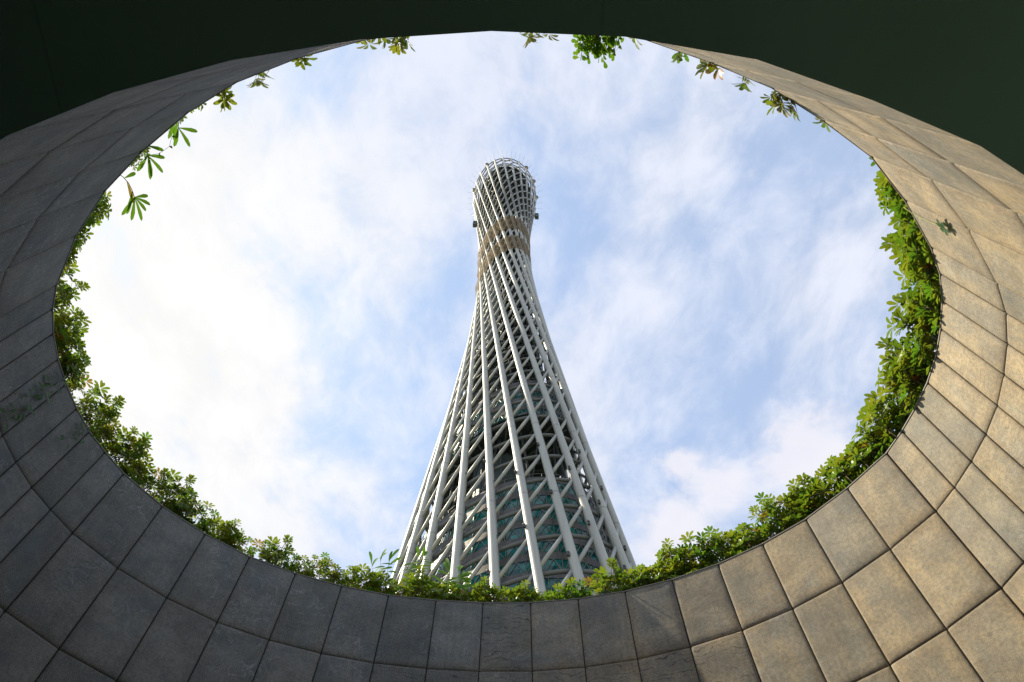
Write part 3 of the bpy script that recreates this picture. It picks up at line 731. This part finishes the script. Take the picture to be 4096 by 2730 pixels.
for side, rev in (('left', False), ('right', True)):
    L_ = sorted([o for o in shr if o['_side'] == side], key=lambda o: o['_s'], reverse=rev)
    for i, o in enumerate(L_):
        tag(o, f"{o['_look']} umbrella-leaf shrub, {ORD[min(i, 39)]} in the rim hedge counting {side}wards from below the tower", 'shrub', 'umbrella-leaf shrubs in the hedge around the rim')
for o in shr:
    for kx in ('_side', '_look', '_s'): del o[kx]

# sprigs peeping over the near edge and the upper flanks
def sprig(name, x, y, z, n_in, nw, spread, label, size=0.092, yel=0.6, hang=0.1, mat=leaf_m):
    """small leafy tip at (x,y,z) growing from a stem rooted behind the rim"""
    r = random.Random(hash((round(x*50), round(y*50))) & 0xffff); t = empty(name, (x-n_in.x*0.25, y-n_in.y*0.25, RIM-0.02)); o0_ = Vector(t.location)
    lf = MB(); st = MB(); tip = Vector((x, y, z))-o0_; st.tube([Vector((0, 0, 0)), Vector((tip.x*.5, tip.y*.5, max(0.06, tip.z+.08))), tip], [0.006, 0.005, 0.003], 5)
    for q in range(nw):
        side = Vector((-n_in.y, n_in.x, 0)); e = tip+side*r.uniform(-spread, spread)+Vector((n_in.x, n_in.y, 0))*r.uniform(-.08, .03)+Vector((0, 0, r.uniform(-.02, .05)))
        st.tube([tip*0.8, e], [0.003, 0.0018], 3, caps=False)
        whorl(lf, e, Vector((n_in.x, n_in.y, 0))*r.uniform(.6, 1.4)+Vector((0, 0, r.uniform(-.3, 0.5)))+rv(r)*0.7, r, size*r.uniform(.85, 1.15), yel)
    lf.build('foliage', mat, t); st.build('stems', stem_m, t); tag(t, label, 'shrub', 'leafy tips showing over the near rim'); return t
def rimdir(px, py):   # nearest rim point and inward normal
    best = min(range(240), key=lambda i: (rim_at(i*PER/240)[0]-Vector((px, py))).length); p, n = rim_at(best*PER/240); return p, -n
for (x, y, nw, sp, lab, over) in (
    (.198, .0295, 4, .10, 'pair of small leaf whorls over the near rim, first left of the top middle', 0.055),
    (.150, .0230, 6, .11, 'bushier leaf cluster over the near rim, second left of the top middle', 0.10),
    (-.024, .0085, 4, .10, 'small leaf cluster over the near rim, just right of the top middle', 0.09),
    (-.165, .0235, 1, .02, 'single yellow-green tuft at the rim right of the hanging creeper', 0.07),
    (-.225, .040, 2, .05, 'tiny leaf tip at the upper right rim, first past the yellow tuft', 0.05),
    (-.272, .055, 4, .08, 'leaf whorls at the upper right rim above the smooth granite, second past the yellow tuft', 0.05),
    (-.307, .068, 3, .06, 'drooping yellowish whorl at the upper right rim, third past the yellow tuft', 0.08),
    (-.355, .088, 5, .14, 'long leaf spray at the upper right rim, fourth past the yellow tuft', 0.06),
    (-.385, .103, 7, .12, 'dense dark leaf spray at the upper right rim, fifth past the yellow tuft', 0.10),
    (-.425, .125, 2, .05, 'short yellow-tipped tuft at the upper right rim, last before the bend', 0.05),
    (.285, .048, 3, .09, 'small dark tuft at the upper left rim, nearest the top middle', 0.05),
    (.345, .069, 4, .10, 'thin leaf tuft at the upper left rim, second from the top middle', 0.05),
    (.405, .095, 4, .08, 'drooping yellow tuft at the upper left rim, third from the top middle', 0.07)):
    p, n_in = rimdir(-x*U, y*U); q = p+n_in*over*0.5; sprig('rim_sprig', q.x, q.y, RIM+0.05, n_in, nw, sp, lab)
# hanging creeper with rounded leaves at the top right
def blade(mb, p, d, n, L, W, col): leaflet(mb, p, d, n, L, W, col, 0.15, 0.2, 0.62)
p0, n_in = rimdir(.106*U, .014*U); t = empty('hanging_creeper', (p0.x, p0.y, RIM)); lf = MB(); st = MB(); r = random.Random(77)
for s_ in range(9):
    side = Vector((-n_in.y, n_in.x, 0)); a0 = side*r.uniform(-.14, .14)-Vector((n_in.x, n_in.y, 0))*.1+Vector((0, 0, .03)); Lx = r.uniform(.14, .40)*(1 if abs(s_-4) < 3 else .6)
    a1 = side*(a0.dot(side)*0.8+r.uniform(-.06, .06))+Vector((n_in.x, n_in.y, 0))*Lx*0.75+Vector((0, 0, -Lx*.25+.05))
    pts = [a0.lerp(a1, q/6)+rv(r)*0.012+Vector((0, 0, 0.05*math.sin(PI*q/6))) for q in range(7)]; st.tube(pts, 0.0025, 4)
    for q in range(34):
        w_ = r.random(); i_ = min(5, int(w_*6)); b_ = pts[i_].lerp(pts[i_+1], w_*6-i_); d = rv(r); d.z *= .5; e = b_+d*r.uniform(.01, .05)
        st.tube([b_, e], 0.001, 3, caps=False); blade(lf, e, (d+Vector((n_in.x, n_in.y, -.2))*.6).normalized(), Vector((0, 0, 1))+rv(r)*.5, r.uniform(.028, .062), r.uniform(.024, .046), (r.random(), r.random()*.7, 0))
lf.build('foliage', bam_m, t); st.build('stems', gstem_m, t); tag(t, 'bright green small-leaved creeper hanging over the rim at the top right', 'creeper')
# bamboo-leaved plants
def bamboo(x, y, z, leanv, h, nleaf, L, label, seed, arch=0.5, red=False):
    r = random.Random(seed); t = empty('bamboo_plant', (x, y, z)); lf = MB(); st = MB()
    for c_ in range(max(1, nleaf//9)):
        a = Vector((r.uniform(-.10, .10), r.uniform(-.04, .04), 0)); tip = a+Vector((leanv[0], leanv[1], 0))*r.uniform(.6, 1.1)+Vector((r.uniform(-.18, .18), 0, h*r.uniform(.75, 1.05)))
        pts = [a.lerp(tip, q/8)+Vector((0, 0, 0.12*h*math.sin(PI*q/8))) for q in range(9)]; st.tube(pts, [0.004-.0003*q for q in range(9)], 5)
        for q in range(9):
            w_ = 0.35+.65*(q+.5)/9; i_ = min(7, int(w_*8)); b_ = pts[i_].lerp(pts[i_+1], w_*8-i_); d = Vector((r.choice((-1, 1))*r.uniform(.5, 1), r.uniform(-.5, .5), r.uniform(-.35, .5))).normalized()
            if q >= 7: d = ((tip-a).normalized()+rv(r)*.5).normalized()
            leaflet(lf, b_, d, Vector((r.uniform(-.5, .5), -1, r.uniform(-.1, .5))).normalized(), L*r.uniform(.6, 1.05), L*.21, (r.random(), r.random()*.3, 1.0 if (red and q == 4) else 0), .2, .25, .6)
    lf.build('foliage', bam_m, t); st.build('stems', gstem_m, t); tag(t, label, 'bamboo', 'bamboo-leaved plants growing through the hedge')
q, n = rim_at(0); 
def on_rim(px, py, out_):
    p, ni = rimdir(px*U, py*U); return p-ni*out_, ni
p, ni = on_rim(-.245, 1.0, .28); bamboo(p.x, p.y, RIM-.1, (-.06, -.05), 0.95, 27, .21, 'bamboo-leaved plant sprouting above the hedge just left of the tower foot', 1)
p, ni = on_rim(-.185, 1.02, .25); bamboo(p.x, p.y, RIM-.1, (.06, -.05), 1.1, 27, .22, 'taller bamboo-leaved plant in front of the leftmost tower columns', 2)
p, ni = on_rim(-.12, 1.03, .22); bamboo(p.x, p.y, RIM-.1, (-.02, -.05), .85, 27, .25, 'broad bright green bamboo tuft right of the taller bamboo at the tower foot', 3)
# bamboo on the upper left flank, arching inwards over the rim
def arching(px, py, reach, drop, nl, label, seed, L=.20, red=False):
    p, ni = rimdir(px*U, py*U); r = random.Random(seed); t = empty('bamboo_plant', (p.x-ni.x*.2, p.y-ni.y*.2, RIM-.05)); lf = MB(); st = MB()
    n3 = Vector((ni.x, ni.y, 0)); pts = [n3*(.2+reach)*(q/6)+Vector((0, 0, .16*math.sin(PI*q/6)+(.05-drop)*(q/6)**2)) for q in range(7)]; st.tube(pts, .0035, 5)
    for q in range(nl):
        w_ = 1.0 if q < nl*0.6 else r.uniform(.45, .95); i_ = min(5, int(w_*6)); b_ = pts[i_].lerp(pts[i_+1], w_*6-i_)
        a = -1.3+2.6*(q+.5)/(nl*.6) if q < nl*0.6 else r.uniform(-1.6, 1.6); side = Vector((-ni.y, ni.x, 0)); d = (n3*math.cos(a)+side*math.sin(a)+Vector((0, 0, -.25))).normalized()
        leaflet(lf, b_, d, Vector((0, 0, 1)), L*r.uniform(.8, 1.1), L*.18, (r.random(), .1, .9 if (red and q == nl-1) else 0), .2, .15, .6)
    lf.build('foliage', bam_m, t); st.build('stems', gstem_m, t); tag(t, label, 'bamboo', 'bamboo-leaved plants growing through the hedge')
arching(-.580, .223, .20, .0, 9, 'bamboo sprig fanning five long leaves over the upper left rim, with one red leaf', 4, red=True)
arching(-.535, .182, .05, .0, 6, 'short bamboo sprig just above the fanned one on the upper left rim', 5)
arching(-.485, .145, .04, .0, 5, 'bamboo sprig with one long drooping leaf, highest on the upper left rim', 6)
# creepers trailing down the granite
def trail(name, pts, leaves, label, matl, mstem, seed, sz=(.03, .05), off_=.035, rad=.0022, cat='creeper', end_cluster=0):
    r = random.Random(seed); base = Vector((pts[0][0]*U, pts[0][1]*U, pts[0][2]*U+CAMZ)); t = empty(name, base); lf = MB(); st = MB(); W_ = []
    for x, y, z in pts:
        p, ni = rimdir(x*U, y*U); W_.append(Vector((x*U+ni.x*off_*r.uniform(.6, 1.3), y*U+ni.y*off_*r.uniform(.6, 1.3), z*U+CAMZ))-base)
    st.tube(W_, rad, 4); p, ni = rimdir(pts[0][0]*U, pts[0][1]*U); n3 = Vector((ni.x, ni.y, 0)); side = Vector((-ni.y, ni.x, 0))
    for q in range(leaves):
        w_ = r.random()*(len(W_)-1); i_ = min(len(W_)-2, int(w_)); b_ = W_[i_].lerp(W_[i_+1], w_-i_); d = (side*r.uniform(-1, 1)+Vector((0, 0, r.uniform(-1, .2)))+n3*r.uniform(0, .5)).normalized(); e = b_+d*r.uniform(.01, .06)
        st.tube([b_, e], rad*.5, 3, caps=False); L_ = r.uniform(*sz); leaflet(lf, e, d, n3, L_, L_*.5, (r.random(), .1, 0), .2, .3, .5)
    for q in range(end_cluster):
        a = 2*PI*q/end_cluster+.3; d = (side*math.cos(a)+Vector((0, 0, 1))*math.sin(a)+n3*.3).normalized(); leaflet(lf, W_[-1], d, n3, .085, .05, (.6, .05, 0), .15, .2, .6)
    lf.build('foliage', matl, t); st.build('stems', mstem, t); tag(t, label, cat, 'creepers trailing down the granite wall')
trail('wall_creeper', [(-.742,.546,1.003),(-.742,.548,.982),(-.742,.545,.965),(-.742,.545,.941),(-.742,.543,.927),(-.742,.542,.911),(-.742,.543,.894),(-.742,.542,.882),(-.742,.538,.868),(-.742,.538,.850)], 46, 'long leafy creeper trailing down the shaded left wall', vine_m, stem_m, 21, (.05, .09))
trail('wall_creeper', [(-.728,.644,1.003),(-.729,.640,.985),(-.727,.646,.978),(-.725,.652,.972)], 9, 'short creeper below the long one on the shaded left wall, close to the rim', vine_m, stem_m, 22, (.04, .07))
trail('wall_creeper', [(-.730,.636,.990),(-.730,.635,.957),(-.730,.632,.944),(-.731,.629,.935)], 9, 'short creeper below the long one on the shaded left wall, farther from the rim', vine_m, stem_m, 23, (.04, .07))
trail('wall_creeper', [(.578,.242,1.006),(.581,.2455,.995),(.582,.247,.980),(.583,.248,.960),(.583,.247,.936),(.578,.242,.901)], 3, 'thin yellow runner with a round leaf tuft on the sunlit right wall', vine_m, gstem_m, 24, (.012, .02), .018, .003, end_cluster=6)
# loose tendril on the upper left rim
p, ni = rimdir(-.505*U, .158*U); t = empty('tendril', (p.x, p.y, RIM)); st = MB(); lf = MB(); n3 = Vector((ni.x, ni.y, 0)); side = Vector((-ni.y, ni.x, 0)); r = random.Random(9)
pts = [n3*x+side*y+Vector((0, 0, z)) for x, y, z in ((-.05, -.1, .02), (.05, -.08, .04), (.10, 0, .03), (.09, .12, .03), (.04, .22, .04), (-.04, .26, .02))]; st.tube(pts, .0016, 4)
for b_ in pts[1:]:
    for _ in range(2): d = (n3*r.uniform(0, 1)+side*r.uniform(-1, 1)+Vector((0, 0, -.3))).normalized(); leaflet(lf, b_, d, Vector((0, 0, 1)), r.uniform(.025, .05), .02, (.2, .05, 0))
lf.build('foliage', vine_m, t); st.build('stems', stem_m, t); tag(t, 'thin dark tendril curling off the upper left rim against white sky', 'creeper')
